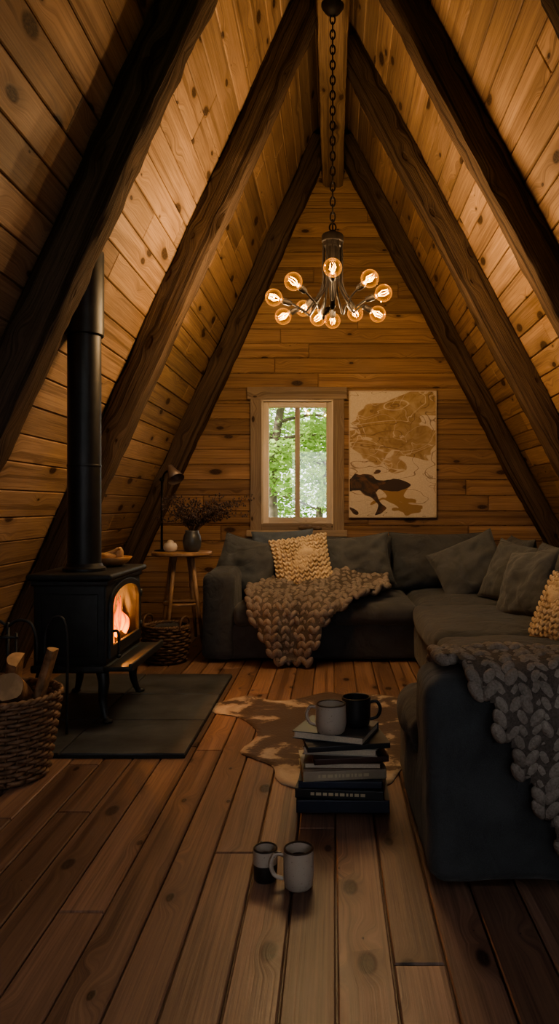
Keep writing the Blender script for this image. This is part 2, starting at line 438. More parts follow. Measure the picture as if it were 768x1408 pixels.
def b6(b):
    v=b[0]; return (v[0][0],v[1][0],v[0][1],v[2][1],v[0][2],v[4][2])
uvbox('frame',[(*b6(q),2) for q in FR],M_sash,w2)
# ---- window_1
w1=grp('window_1',(-.34,YW,1.5))
yf=YW-.04
uvbox('casing',[(-.80,-.685,yf,YW+.0,.83,2.235,2),(0.0,.112,yf,YW,.83,2.235,2),(-.83,.14,yf-.012,YW,2.13,2.25,0),(-.70,.012,yf-.001,YW,2.11,2.14,0)],M_case,w1)
uvbox('sill',[(-.83,.14,YW-.10,YW+.02,.80,.86,0),(-.80,.11,YW-.03,YW,.86,.925,0),(-.69,.005,YW,YW+.13,.90,.925,0)],M_case,w1)
uvbox('jamb',[(-.69,-.675,YW-.05,YW+.13,.92,2.125,2),(-.01,.005,YW-.05,YW+.13,.92,2.125,2),(-.69,.005,YW-.05,YW+.13,2.11,2.125,0)],M_sash,w1,ch=.002)
sy0,sy1=YW+.0,YW+.04
uvbox('sash',[(-.675,-.622,sy0,sy1,.925,2.11,2),(-.062,-.01,sy0,sy1,.925,2.11,2),(-.622,-.062,sy0,sy1,2.055,2.11,0),(-.622,-.062,sy0,sy1,.925,.985,0),(-.368,-.320,sy0-.004,sy1,.985,2.055,2)],M_sash,w1,ch=.003)
M_glass=thinglass('window_glass',(.97,.98,.97))
mk('glass',[box(-.622,-.062,YW+.02,YW+.023,.98,2.06)],M_glass,w1,False)
def rock(c,r,sc,seed):
    v,f=ball((0,0,0),r,18,12,sc); return [Vector(p)*(1+.25*noise.noise(Vector(p)/r*1.4+Vector((seed,0,0))))+Vector(c) for p in v],f
mk('sill_stone',[rock((-.26,YW-.055,.887),.05,(1.6,.8,.55),2),rock((-.15,YW-.06,.88),.035,(1.3,.9,.55),5)],plain('stone',(.16,.11,.075),.8,ns=30,bmp=.4))

# ---- painting
def painting():
    m,nt,b,out=newmat('abstract_paint')
    tc=nd(nt,'ShaderNodeTexCoord'); g=tc.outputs['Generated']
    sep=nd(nt,'ShaderNodeSeparateXYZ'); nt.links.new(g,sep.inputs[0]); X,Z=sep.outputs[0],sep.outputs[2]
    def off(ox,oy,s=1,sx=1):
        mp=nd(nt,'ShaderNodeCombineXYZ'); nt.links.new(math_(nt,'ADD',math_(nt,'MULTIPLY',X,s*sx),ox),mp.inputs[0]); nt.links.new(math_(nt,'ADD',math_(nt,'MULTIPLY',Z,1.45*s),oy),mp.inputs[1]); return mp.outputs[0]
    n1=noi(nt,off(0,0,1,.6),2.4,1.5,.4,1.2); n2=noi(nt,off(3,9),4.5,5,.6,1.5); n4=noi(nt,off(4.3,7.7,1,.8),3.0,1.5,.45,1.6); n5=noi(nt,off(0,0),60,2); n6=noi(nt,off(8,1,1,.5),2.2,1,.4,2.2); n7=noi(nt,off(12,5,1,.6),4.0,1.5,.5,1.6)
    base=ramp(nt,n5,[(.3,(.56,.48,.37)),(.7,(.66,.57,.45))])
    def blob(cx,cz,rx,rz):
        a=math_(nt,'DIVIDE',math_(nt,'SUBTRACT',X,cx),rx); c=math_(nt,'DIVIDE',math_(nt,'SUBTRACT',Z,cz),rz)
        return math_(nt,'SUBTRACT',1,math_(nt,'ADD',math_(nt,'MULTIPLY',a,a),math_(nt,'MULTIPLY',c,c)))
    def lay(col,f,th,c2,w=.012):
        return mixc(nt,ramp(nt,f,[(th,(0,0,0)),(th+w,(1,1,1))]),col,c2)
    tm=math_(nt,'ADD',math_(nt,'MULTIPLY',blob(.5,.66,.50,.34),.2),n1)
    col=lay(base,tm,.50,ramp(nt,n2,[(.35,(.27,.165,.08)),(.5,(.37,.25,.13)),(.65,(.45,.33,.19))]))
    def line(col,n,c,w,cc,amt):
        l=ramp(nt,math_(nt,'ABSOLUTE',math_(nt,'SUBTRACT',n,c)),[(w*.4,(1,1,1)),(w,(0,0,0))]); return mixc(nt,math_(nt,'MULTIPLY',l,amt),col,cc)
    col=line(col,n6,.5,.012,(.60,.51,.38),.9); col=line(col,n4,.44,.010,(.58,.48,.36),.9); col=line(col,n6,.43,.006,(.15,.08,.035),.85); col=line(col,n7,.58,.006,(.14,.07,.03),.7)
    col=lay(col,math_(nt,'ADD',math_(nt,'MULTIPLY',blob(.62,.13,.34,.15),.22),n7),.62,(.33,.20,.09))
    col=lay(col,math_(nt,'ADD',math_(nt,'MULTIPLY',blob(.24,.22,.27,.22),.28),n4),.63,ramp(nt,n2,[(.42,(.02,.012,.008)),(.6,(.13,.055,.025))]))
    col=lay(col,math_(nt,'ADD',math_(nt,'MULTIPLY',blob(.5,.26,.40,.06),.18),n7),.64,(.045,.022,.013))
    nt.links.new(col,b.inputs['Base Color']); b.inputs['Roughness'].default_value=.6
    bump(nt,b,n2,.3,.01); return m
pt=grp('abstract_painting',(.58,YW-.03,1.6))
mk('canvas',[rbox(.165,1.0,YW-.045,YW-.004,.99,2.205,.005,n=2)],painting(),pt,False)
mk('canvas_frame',[box(.158,.165,YW-.05,YW-.002,.983,2.212),box(1.0,1.007,YW-.05,YW-.002,.983,2.212),box(.158,1.007,YW-.05,YW-.002,.983,.99),box(.158,1.007,YW-.05,YW-.002,2.205,2.212)],plain('canvas_edge',(.62,.52,.40),.7),pt,False)

# ---- chandelier
CY=4.5
ch=grp('chandelier',(0,CY,2.5))
mk('canopy',[lathe([(0,4.205),(.07,4.205),(.07,4.185),(.045,4.15),(.012,4.13),(0,4.13)],24,(0,CY,0))],M_bronze,ch)
links=[]; z=4.135; i=0
while z>2.84:
    lp=[]
    for k in range(20):
        a=2*pi*k/20; x=.015*math.cos(a); zz=.030*math.sin(a)
        lp.append((x if i%2==0 else 0,CY+(0 if i%2==0 else x),z-.028+zz))
    links.append(tube(lp,.0048,6,closed=True)); z-=.047; i+=1
mk('chain',links,M_bronze,ch)
mk('ring_top',[tube([(.02*math.cos(a*pi/8),CY,2.82+.025*math.sin(a*pi/8)) for a in range(16)],.005,6,closed=True)],M_bronze,ch)
hub=[lathe([(0,2.80),(.02,2.80),(.025,2.785),(.062,2.775),(.068,2.765),(.068,2.73),(.060,2.725),(.058,2.70),(.0,2.70)],28,(0,CY,0)),
     lathe([(0,2.72),(.03,2.72),(.032,2.55),(.05,2.535),(.05,2.515),(.03,2.50),(.022,2.42),(.014,2.35),(.020,2.335),(.010,2.315),(0,2.31)],20,(0,CY,0))]
mk('hub',hub,M_bronze,ch,auto=.6)
bl=[(457,368,4.08),(403,387,4.20),(508,383,4.22),(376,409,4.45),(527,403,4.42),(389,435,4.66),(519,432,4.68),(417,424,4.80),(488,431,4.84),(437,437,4.62),(457,441,4.88)]
arms=[];socks=[];glass=[];fil=[];caps=[]
M_fil=emis('filament',(1,.52,.15),30)
for i,(px,py,d) in enumerate(bl):
    c=Vector(((px-457)*d/1000,d,1.1+(695-py)*d/1000))
    rad=Vector((c.x,c.y-CY,0)); rl=rad.length; rd=rad.normalized()
    ax=(rd*.8+Vector((0,0,.25 if py<420 else -.25))).normalized()
    s0=c-ax*.105
    p=[Vector((0,CY,2.74))+rd*.058,Vector((0,CY,2.60))+rd*.060,Vector((0,CY,2.45))+rd*.066,
       Vector((0,CY,min(2.36,s0.z)-.035))+rd*(.075+(rl-.105)*.30), Vector((0,CY,s0.z-.035))+rd*max(.10,(rl-.105)*.72), s0-ax*.02, s0]
    arms.append(tube(cr(p,7),.0065,8))
    q=ax.to_track_quat('Z','Y').to_matrix().to_4x4(); Mx=Matrix.Translation(s0)@q
    socks.append(xf(lathe([(0,-.01),(.014,-.01),(.018,0),(.02,.04),(.017,.045),(0,.045)],14),Mx))
    caps.append(xf(lathe([(.0,.045),(.0135,.045),(.0135,.052),(.014,.056),(.0135,.06),(0,.06)],12),Mx))
    prof=[(.0135,.05)]
    for k in range(1,14):
        t=pi*(.09+.91*k/13); prof.append((.053*math.sin(t),.105-.053*math.cos(t)))
    glass.append(xf(lathe(prof,24),Mx))
    for k in range(6):
        a=2*pi*k/6
        fil.append(xf(tube([(.006*math.cos(a),.006*math.sin(a),.07),(.020*math.cos(a+.3),.020*math.sin(a+.3),.10),(.013*math.cos(a+.6),.013*math.sin(a+.6),.135)],.0011,5),Mx))
    L=bpy.data.lights.new('bulb_light','POINT'); L.energy=11.5; L.color=(1,.79,.58); L.shadow_soft_size=.005
    lo=bpy.data.objects.new('bulb_light',L); lo.location=c; COL.objects.link(lo); setparent(lo,ch)
mk('arms',arms,M_bronze,ch); mk('sockets',socks,M_bronze,ch,auto=.6); mk('bulb_caps',caps,plain('brass',(.4,.24,.10),.35,.9),ch)
mk('bulb_glass',glass,thinglass('amber_glass',(1,.86,.62),.03,.035,.35,glow=((1,.42,.09),.38)),ch); mk('filaments',fil,M_fil,ch)

# ---- hearth
slate=plain('slate',(.050,.057,.064),.5,ns=5,amt=.4,bmp=.6,bs=9)
hp=[]; xs=[-1.74,-1.19,-.64]; ys=[3.16,3.66,4.16,4.66]
for i in range(2):
    for j in range(3):
        v,f=rbox(xs[i]+.004,xs[i+1]-.004,ys[j]+.004,ys[j+1]-.004,.0,.022,.004,n=10)
        v=[p+Vector((0,0,.003*noise.noise(Vector((p.x*6,p.y*6,i*3+j))) if p.z>.01 else 0)) for p in v]; hp.append((v,f))
hg=grp('slate_hearth',(-1.19,3.9,0)); mk('tiles',hp,slate,hg,False); mk('grout',[box(xs[0]+.002,xs[2]-.002,ys[0]+.002,ys[-1]-.002,.001,.014)],plain('grout',(.02,.02,.02),.9),hg,False)

# ---- stove
st=grp('wood_stove',(-1.3,3.9,0))
X0,X1,Y0,Y1,Z0,Z1=-1.48,-1.12,3.60,4.22,.30,.71
T=.02
mk('body',[rbox(X0,X1-.0,Y0,Y0+T,Z0,Z1,.006,n=2),rbox(X0,X1,Y1-T,Y1,Z0,Z1,.006,n=2),rbox(X0,X0+T,Y0,Y1,Z0,Z1,.006,n=2),rbox(X0,X1,Y0,Y1,Z0,Z0+.03,.006,n=2),
   rbox(X0-.012,X1+.015,Y0-.015,Y1+.015,Z0-.03,Z0+.008,.01,n=2),
   rbox(X0-.012,X1+.012,Y0-.012,Y1+.012,Z1-.01,Z1+.018,.008,n=2),
   rbox(X0-.03,X1+.035,Y0-.03,Y1+.03,Z1+.018,Z1+.05,.014,n=4)],M_iron,st,auto=.7)
mk('side_panels',[rbox(X0+.04,X1-.04,Y0-.008,Y0+.004,Z0+.05,Z1-.05,.005,n=2),rbox(X0+.04,X1-.04,Y1-.004,Y1+.008,Z0+.05,Z1-.05,.005,n=2)],M_iron,st,auto=.7)
def plate2d(outer,inner,ext,bev=.002):
    cu=bpy.data.curves.new('p','CURVE'); cu.dimensions='2D'; cu.fill_mode='BOTH'; cu.extrude=ext; cu.bevel_depth=bev; cu.bevel_resolution=1
    for pl in ([outer]+([inner] if inner else [])):
        s=cu.splines.new('POLY'); s.points.add(len(pl)-1)
        for i,(a,b) in enumerate(pl): s.points[i].co=(a,b,0,1)
        s.use_cyclic_u=True
    ob=bpy.data.objects.new('p',cu); COL.objects.link(ob); dg=bpy.context.evaluated_depsgraph_get(); dg.update()
    me=bpy.data.meshes.new_from_object(ob.evaluated_get(dg)); v=[p.co.copy() for p in me.vertices]; f=[tuple(p.vertices) for p in me.polygons]
    bpy.data.objects.remove(ob); bpy.data.meshes.remove(me); return v,f
def arch(a0,a1,z0,z1,rise,n=18):
    pts=[(a0,z0),(a1,z0)]
    for i in range(n+1):
        t=i/n; a=a1+(a0-a1)*t; pts.append((a,z1-rise+rise*math.sqrt(max(0,1-(2*t-1)**2)) if rise>0 else z1))
    return pts
FM=Matrix(((0,0,1,0),(1,0,0,0),(0,1,0,0),(0,0,0,1)))
def face(part,x): return xf(part,Matrix.Translation((x,0,0))@FM)
op=arch(Y0+.055,Y1-.045,Z0+.075,Z1-.02,.09)
mk('front_plate',[face(plate2d([(Y0,Z0),(Y1,Z0),(Y1,Z1),(Y0,Z1)],op,.003),X1-.005)],M_iron,st,auto=.6)
mk('door_frame',[face(plate2d(arch(Y0+.03,Y1-.02,Z0+.04,Z1-.004,.10),arch(Y0+.07,Y1-.055,Z0+.09,Z1-.03,.085),.005,.004),X1+.006)],M_iron,st,auto=.6)
mk('door_glass',[face(plate2d(arch(Y0+.062,Y1-.050,Z0+.082,Z1-.026,.09),None,.001,0),X1+.005)],thinglass('stove_glass',(1,.95,.88),.02,.03,.10),st,False)
mk('door_handle',[tube(cr([(X1+.02,Y0+.045,.47),(X1+.045,Y0+.04,.47),(X1+.055,Y0+.03,.43),(X1+.055,Y0+.025,.36)],6),.007,8),ball((X1+.055,Y0+.025,.35),.012),
    tube([(X1+.015,Y1-.03,.40),(X1+.015,Y1-.03,.44)],.009,10),tube([(X1+.015,Y1-.03,.58),(X1+.015,Y1-.03,.62)],.009,10)],M_iron,st)
mk('ash_lip',[rbox(X1-.01,X1+.13,Y0-.02,Y1+.02,Z0-.02,Z0+.005,.008,n=4),rbox(X1+.115,X1+.135,Y0-.02,Y1+.02,Z0-.02,Z0+.02,.007,n=4)],M_iron,st,auto=.7)
legs=[]
for (lx,ly,sx,sy) in ((X1-.04,Y0+.05,1,-1),(X1-.04,Y1-.05,1,1),(X0+.04,Y0+.05,-1,-1),(X0+.04,Y1-.05,-1,1)):
    P=cr([(lx,ly,.29),(lx+sx*.018,ly+sy*.018,.22),(lx+sx*.012,ly+sy*.012,.13),(lx+sx*.03,ly+sy*.03,.05),(lx+sx*.045,ly+sy*.045,.030)],6)
    n_=len(P); legs.append(tube(P,[.034-.018*min(1,1.35*i/n_) for i in range(n_)],10))
    legs.append(lathe([(0,.0255),(.024,.0255),(.026,.032),(.018,.042),(0,.042)],12,(lx+sx*.045,ly+sy*.045,0)))
mk('legs',legs,M_iron,st)
PX,PY=-1.296,3.80
mk('flue_pipe',[lathe([(.11,.762),(.11,.775),(.095,.785),(.088,.80),(.085,.80),(.085,1.985),(.096,1.985),(.099,1.99),(.099,2.5)],40,(PX,PY,0)),
                lathe([(.0865,1.3),(.0875,1.303),(.0875,1.31),(.0865,1.313)],40,(PX,PY,0))],M_iron2,st,auto=.5)
fm,nt,b,out=newmat('flame'); e=nd(nt,'ShaderNodeEmission'); lw=nd(nt,'ShaderNodeLayerWeight'); lw.inputs[0].default_value=.35
tcz=nd(nt,'ShaderNodeTexCoord'); sp=nd(nt,'ShaderNodeSeparateXYZ'); nt.links.new(tcz.outputs['Generated'],sp.inputs[0])
f=math_(nt,'ADD',math_(nt,'MULTIPLY',sp.outputs[2],.6),math_(nt,'MULTIPLY',lw.outputs[1],.6))
nt.links.new(ramp(nt,f,[(.1,(1,.36,.055)),(.35,(1,.17,.014)),(.9,(.75,.05,.003))]),e.inputs[0])
nt.links.new(math_(nt,'MULTIPLY',ramp(nt,f,[(.05,(1,1,1)),(.8,(.20,.20,.20))]),5.0),e.inputs[1]); nt.links.new(e.outputs[0],out.inputs[0])
fl=[]; RR=random.Random(3)
for i in range(14):
    fy=Y0+.10+.43*i/13; fx=X1-.03-RR.uniform(0,.06); hh=RR.uniform(.12,.28)
    P=[];rad=[]
    for k in range(14):
        t=k/13; P.append((fx+.010*math.sin(5*t+i),fy+.032*math.sin(6*t+i*1.9)*(t+.2),Z0+.08+hh*t)); rad.append(max(.0008,.020*math.sin(pi*min(1,(t*.8+.2)))*(1-t)**.6+.0005))
    fl.append(tube(P,rad,9))
mk('flames',fl,fm,st)
bark=plain('bark',(.06,.035,.02),.9,ns=25,amt=.5,bmp=1,bs=40)
mk('burning_logs',[tube([(X1-.08,Y0+.10,Z0+.065),(X1-.07,Y1-.10,Z0+.06)],.036,12),tube([(X1-.20,Y0+.12,Z0+.065),(X1-.18,Y1-.12,Z0+.07)],.04,12),tube([(X1-.16,Y0+.16,Z0+.13),(X1-.1,Y1-.2,Z0+.115)],.032,12)],bark,st)
L=bpy.data.lights.new('fire_glow','POINT'); L.energy=38; L.color=(1,.40,.12); L.shadow_soft_size=.03
lo=bpy.data.objects.new('fire_glow',L); lo.location=(X1-.09,3.92,.52); COL.objects.link(lo); setparent(lo,st)
M_bowl=plain('turned_wood',(.38,.20,.09),.5,ns=15)
bw=grp('wooden_bowl',(-1.27,4.08,.76))
mk('bowl',[lathe([(0,.762),(.05,.762),(.09,.782),(.115,.812),(.109,.814),(.085,.79),(.04,.775),(0,.775)],32,(-1.24,4.08,0))],M_bowl,bw)
mk('driftwood',[rock((-1.27,4.07,.815),.035,(1.7,.9,.6),3),rock((-1.20,4.09,.825),.032,(.8,.8,1.3),8),tube(cr([(-1.30,4.06,.81),(-1.24,4.08,.835),(-1.19,4.07,.86)],5),[.018-.0011*i for i in range(11)],8)],plain('driftwood',(.45,.27,.14),.7,ns=25,bmp=.4),bw)

# ---- wicker baskets
def wicker(name,c,r0,r1,h,rows,stakes,mat,tr=.010,handles=False,belly=0):
    g=grp(name,c); parts=[]
    def rz(t): return r0+(r1-r0)*t+belly*math.sin(pi*t)
    for j in range(rows):
        t=(j+.5)/rows; rr=rz(t); P=[]
        for i in range(stakes*6):
            a=2*pi*i/(stakes*6); q=rr+tr*.75*math.cos(a*stakes/2+pi*j); P.append((c[0]+q*math.cos(a),c[1]+q*math.sin(a),c[2]+.012+t*(h-.012)))
        parts.append(tube(P,h/rows*.50,6,closed=True))
    mk('weave',parts,mat,g)
    sk=[]
    for i in range(stakes):
        a=2*pi*(i+.0)/stakes; sk.append(tube([(c[0]+rz(t)*math.cos(a),c[1]+rz(t)*math.sin(a),c[2]+.01+t*h) for t in (0,.25,.5,.75,1)],tr*.5,6))
    mk('stakes',sk,mat,g)
    rim=[]
    for s in range(2):
        P=[]
        for i in range(96):
            a=2*pi*i/96; w=a*20+pi*s; P.append((c[0]+(r1+.006*math.cos(w))*math.cos(a),c[1]+(r1+.006*math.cos(w))*math.sin(a),c[2]+h+.006+.006*math.sin(w)))
        rim.append(tube(P,.009,7,closed=True))
    mk('rim',rim,mat,g)
    mk('bottom',[lathe([(0,.004),(r0,.004),(r0,.02),(0,.02)],32,c)],mat,g)
    if handles:
        hs=[]
        for s in (-.4,pi-.4):
            cx,cy=c[0]+r1*math.cos(s),c[1]+r1*math.sin(s); tx,ty=-math.sin(s),math.cos(s)
            hs.append(tube(cr([(cx-tx*.06,cy-ty*.06,c[2]+h-.02),(cx-tx*.05,cy-ty*.05,c[2]+h+.05),(cx,cy,c[2]+h+.075),(cx+tx*.05,cy+ty*.05,c[2]+h+.05),(cx+tx*.06,cy+ty*.06,c[2]+h-.02)],6),.009,8))
        mk('handles',hs,mat,g)
    return g
fb=wicker('firewood_basket',(-1.335,2.96,0),.165,.215,.33,19,28,M_wick)
M_logend=plain('log_end',(.42,.27,.15),.8,ns=14,amt=.3,bmp=.3)
def log(p0,p1,r,seed,split=False):
    p0=Vector(p0);p1=Vector(p1); t=(p1-p0).normalized(); up=Vector((0,0,1)) if abs(t.z)<.8 else Vector((1,0,0)); a=t.cross(up).normalized(); b=t.cross(a)
    N=20; V=[];F=[]
    for j in range(7):
        for i in range(N):
            an=2*pi*i/N; rr=r*(1+.18*noise.noise(Vector((math.cos(an)*1.3,math.sin(an)*1.3,seed+j*.2))))
            x,y=rr*math.cos(an),rr*math.sin(an)
            if split and y<-.1*r: y=-.1*r
            V.append(p0+(p1-p0)*j/6+a*x+b*y)
    for j in range(6):
        for i in range(N):
            k=(i+1)%N; F.append((j*N+i,j*N+k,(j+1)*N+k,(j+1)*N+i))
    ends=([*V[:N],*V[-N:]],[tuple(range(N)),tuple(range(N,2*N))[::-1]])
    return (V,F),ends
LB=[];LE=[]
for a,(p0,p1,r,sp) in enumerate([((-1.46,3.10,.26),(-1.36,2.80,.41),.062,False),((-1.32,3.12,.24),(-1.255,2.82,.40),.056,False),((-1.40,3.08,.10),(-1.36,2.84,.28),.06,False),((-1.28,3.02,.05),(-1.150,3.02,.50),.034,True),((-1.38,3.14,.20),(-1.30,3.02,.46),.05,True)]):
    s,e=log(p0,p1,r,a*3.1,sp); LB.append(s); LE.append(e)
mk('logs',LB,plain('split_wood',(.24,.14,.08),.85,ns=20,amt=.5,bmp=.6),fb); mk('log_ends',LE,M_logend,fb,False)
sb=wicker('wicker_basket',(-1.17,5.12,0),.13,.155,.25,12,20,M_wickd,belly=.012,handles=True)
mk('folded_blanket',[rbox(-1.27,-1.07,5.02,5.22,.14,.26,.05,n=6,nz=.02)],fabric('dark_wool',(.03,.028,.027)),sb)
# ---- fireplace tools
ft=grp('fireplace_tool_set',(-1.46,3.36,.02)); bx,by=-1.50,3.36
tp=[lathe([(0,.0255),(.11,.0255),(.11,.034),(.05,.045),(0,.045)],28,(bx,by,0)),tube([(bx,by,.04),(bx,by,.56)],.009,8)]
for s in (-1,1):
    tp.append(tube(cr([(bx,by,.54),(bx+s*.05,by,.57),(bx+s*.11,by,.55),(bx+s*.135,by-.0,.46),(bx+s*.13,by,.38)],7),.007,8))
tp.append(tube(cr([(bx+.15,by+.06,.30),(bx+.15,by+.06,.50),(bx+.20,by+.06,.575),(bx+.25,by+.06,.50),(bx+.25,by+.06,.0265)],7),.007,8))
tp.append(tube([(bx+.15,by+.06,.32),(bx+.15,by+.06,.0265)],.007,8))
tp.append(tube([(bx-.13,by,.50),(bx-.13,by,.12)],.006,8)); tp.append(rbox(bx-.165,bx-.095,by-.01,by+.01,.05,.16,.008,n=2))
tp.append(tube([(bx+.06,by-.05,.52),(bx+.06,by-.05,.06)],.006,8)); tp.append(tube(cr([(bx+.06,by-.05,.07),(bx+.075,by-.05,.05),(bx+.095,by-.05,.07)],5),.005,6))
tp.append(tube([(bx-.05,by-.05,.52),(bx-.05,by-.05,.16)],.006,8)); tp.append(lathe([(0,.05),(.03,.05),(.022,.16),(0,.17)],16,(bx-.05,by-.05,0)))
tp.append(tube([(bx-.06,by-.05,.50),(bx+.07,by-.05,.50)],.006,8)); tp.append(tube([(bx,by,.50),(bx,by-.05,.50)],.006,8))
mk('tools',tp,M_iron,ft)

# ---- side table
TX,TY=-1.22,5.9
tb=grp('side_table',(TX,TY,0))
tp_=lathe([(0,.70),(.235,.70),(.242,.706),(.242,.722),(.236,.728),(0,.728)],48,(TX,TY,0))
mw=plain('table_oak',(.33,.20,.115),.5,ns=12,amt=.3,bmp=.1)
mk('top',[tp_],mw,tb,auto=.6)
lg=[]
for a in (-.5,1.2,2.7,4.3):
    lg.append(tube([(TX+.10*math.cos(a),TY+.10*math.sin(a),.70),(TX+.21*math.cos(a),TY+.21*math.sin(a),0)],[.019,.013],10))
lg.append(lathe([(.145,.30),(.152,.30),(.152,.32),(.145,.32),(.145,.30)],32,(TX,TY,0)))
mk('legs',lg,mw,tb)
VX,VY=-1.13,5.85
vs=grp('vase_of_dried_branches',(VX,VY,.728))
mk('vase',[lathe([(0,.729),(.05,.729),(.068,.76),(.075,.81),(.066,.86),(.052,.885),(.055,.90),(.049,.90),(.047,.885),(.06,.85),(.0,.80)],32,(VX,VY,0))],plain('dark_ceramic',(.055,.058,.062),.35,ns=15),vs)
tw=[];lv=[];RB=random.Random(5)
for i in range(38):
    a=RB.uniform(0,2*pi); ln=RB.uniform(.18,.46); up=RB.uniform(.05,.28)
    dx=math.cos(a)*ln+.09; dy=math.sin(a)*ln*.45
    P=cr([(VX,VY,.84),(VX+dx*.15,VY+dy*.15,.93),(VX+dx*.55,VY+dy*.55,.93+up*.7),(VX+dx,VY+dy,.93+up*.85)],5)
    if P[-1].x<-1.75: continue
    tw.append(tube(P,[.0022-.0001*k for k in range(len(P))],5))
    for k in range(6,len(P)):
        for s in range(3):
            q=P[k]+Vector((RB.uniform(-.025,.025),RB.uniform(-.025,.025),RB.uniform(-.01,.04)))
            tw.append(tube([P[k],q],.0009,4)); lv.append(ball(q,.0055,6,5,(1,1,1.4)))
mk('twigs',tw,plain('twig',(.05,.03,.022),.8),vs); mk('seed_heads',lv,plain('seed_heads',(.08,.055,.05),.8,ns=50,amt=.6),vs)
mk('ceramic_pot',[lathe([(0,.729),(.035,.729),(.052,.745),(.056,.77),(.047,.795),(.025,.805),(.025,.815),(.012,.822),(0,.824)],28,(-1.30,5.83,0))],plain('white_ceramic',(.55,.48,.42),.4,ns=12,amt=.15))
lm=grp('desk_lamp',(-1.40,5.9,.728)); lx,ly=-1.385,5.90
mk('stand',[lathe([(0,.729),(.06,.729),(.06,.738),(.012,.745),(0,.745)],28,(lx,ly,0)),tube([(lx,ly,.74),(lx,ly,1.30)],.0095,8),ball((lx,ly,1.31),.02),
   tube(cr([(lx,ly,1.30),(lx+.03,ly-.03,1.36),(lx+.07,ly-.05,1.385)],5),.008,8)],M_bronze,lm)
Mx=TR((lx+.085,ly-.06,1.40),(math.radians(25),math.radians(148),0))
mk('shade',[xf(lathe([(0,-.02),(.022,-.02),(.026,.0),(.034,.03),(.068,.12),(.066,.12),(.032,.03),(.02,.01),(0,.01)],28),Mx)],plain('lamp_shade_metal',(.16,.12,.10),.45,.4),lm)

# ---- sofa
so=grp('sectional_sofa',(.5,5.0,0))
rb=rbox
mk('base',[rb(-.90,.62,5.10,6.3,.02,.27,.03,nz=.006),rb(.57,1.74,3.0,6.3,.02,.27,.03,nz=.006),rb(.275,1.74,2.10,3.02,.015,.27,.035,nz=.006)],M_sofa,so)
mk('arm_left',[rb(-.915,-.685,5.07,6.3,.02,.63,.06,puff=.012,nz=.012)],M_sofa,so)
mk('arm_front',[rb(.268,1.74,2.06,2.37,.015,.60,.05,n=20,puff=.012,nz=.014,seed=3)],M_sofa,so)
mk('backrest',[rb(-.91,1.75,6.08,6.3,.05,.74,.06,n=14,nz=.008),rb(1.52,1.75,2.3,6.2,.05,.72,.06,n=14,nz=.008)],M_sofa,so)
seats=[(-.69,-.02,5.05,6.08),(-.02,.60,5.05,6.08),(.60,1.52,5.05,6.08),(.545,1.52,3.92,5.05),(.545,1.52,2.92,3.92),(.255,1.52,2.36,2.94)]
mk('seat_cushions',[rb(a+.004,b-.004,c+.004,d-.004,.255,.405,.055,n=16,puff=.03,nz=.019,side=.010,seed=i*2) for i,(a,b,c,d) in enumerate(seats)],M_sofa,so)

def pillow(w,h,t,seed=0,n=30,wr=.016):
    V=[];F=[]
    for s in (1,-1):
        o=len(V)
        for j in range(n+1):
            for i in range(n+1):
                a=-1+2*i/n;b=-1+2*j/n
                a=math.sin(a*pi/2)*.35+a*.65; b=math.sin(b*pi/2)*.35+b*.65
                prof=max(0,(1-a*a))**.5*max(0,(1-b*b))**.5
                e=1-.09*(1-abs(b)**2)*abs(a)**3; e2=1-.09*(1-abs(a)**2)*abs(b)**3
                p=Vector((a*w/2*e,-s*t/2*prof**.85,b*h/2*e2)); k=prof
                dn=noise.noise(Vector((a*2.2+seed,b*2.2,seed*1.7)))*wr*1.8+noise.noise(Vector((a*5,b*5+seed,s*2)))*wr*.9
                rdg=1-abs(noise.noise(Vector((a*3.1+seed*2,b*1.6,seed+4))))*2
                dn-=.014*max(0,rdg-.6)
                dn+=.006*math.sin(14*math.atan2(b,a)+seed)*min(1,(a*a+b*b))
                p.y-=s*dn*k
                V.append(p)
        for j in range(n):
            for i in range(n):
                q=(o+j*(n+1)+i,o+j*(n+1)+i+1,o+(j+1)*(n+1)+i+1,o+(j+1)*(n+1)+i); F.append(q if s>0 else q[::-1])
    ring=[i for i in range(n+1)]+[ (n+1)*j+n for j in range(1,n+1)]+[(n+1)*n+i for i in range(n-1,-1,-1)]+[(n+1)*j for j in range(n-1,0,-1)]
    pp=tube([V[i] for i in ring],.004,6,closed=True)
    o=len(V); V+=pp[0]; F+=[tuple(i+o for i in q) for q in pp[1]]
    return V,F
def addpillow(name,c,w,h,t,lean,yaw,roll,mat,seed,parent=None,**k):
    M=Matrix.Translation(c)@Matrix.Rotation(math.radians(yaw),4,'Z')@Matrix.Rotation(math.radians(-lean),4,'X')@Matrix.Rotation(math.radians(roll),4,'Y')
    return mk(name,[xf(pillow(w,h,t,seed,**k),M)],mat,parent)
addpillow('back_cushion',(.17,5.93,.63),.66,.46,.24,12,0,0,M_sofa,4,so)
addpillow('back_cushion',(-.46,5.95,.62),.64,.44,.22,12,0,0,M_sofa,14,so)
addpillow('back_cushion',(.86,5.93,.645),.80,.48,.24,12,0,0,M_sofa,6,so)
addpillow('back_cushion',(1.40,5.55,.63),.70,.46,.22,12,-90,0,M_sofa,8,so)
addpillow('back_cushion',(1.40,4.55,.62),.95,.46,.22,12,-90,0,M_sofa,9,so)
addpillow('back_cushion',(1.40,3.45,.60),.95,.42,.22,12,-90,0,M_sofa,10,so)
addpillow('throw_pillow',(-.665,5.60,.63),.51,.46,.19,22,-14,12,M_pillow,1)
addpillow('throw_pillow',(-.40,5.86,.71),.50,.40,.15,20,0,-3,M_pillow2,2)
addpillow('throw_pillow',(.20,5.72,.66),.54,.43,.18,20,4,-6,M_pillow,3)
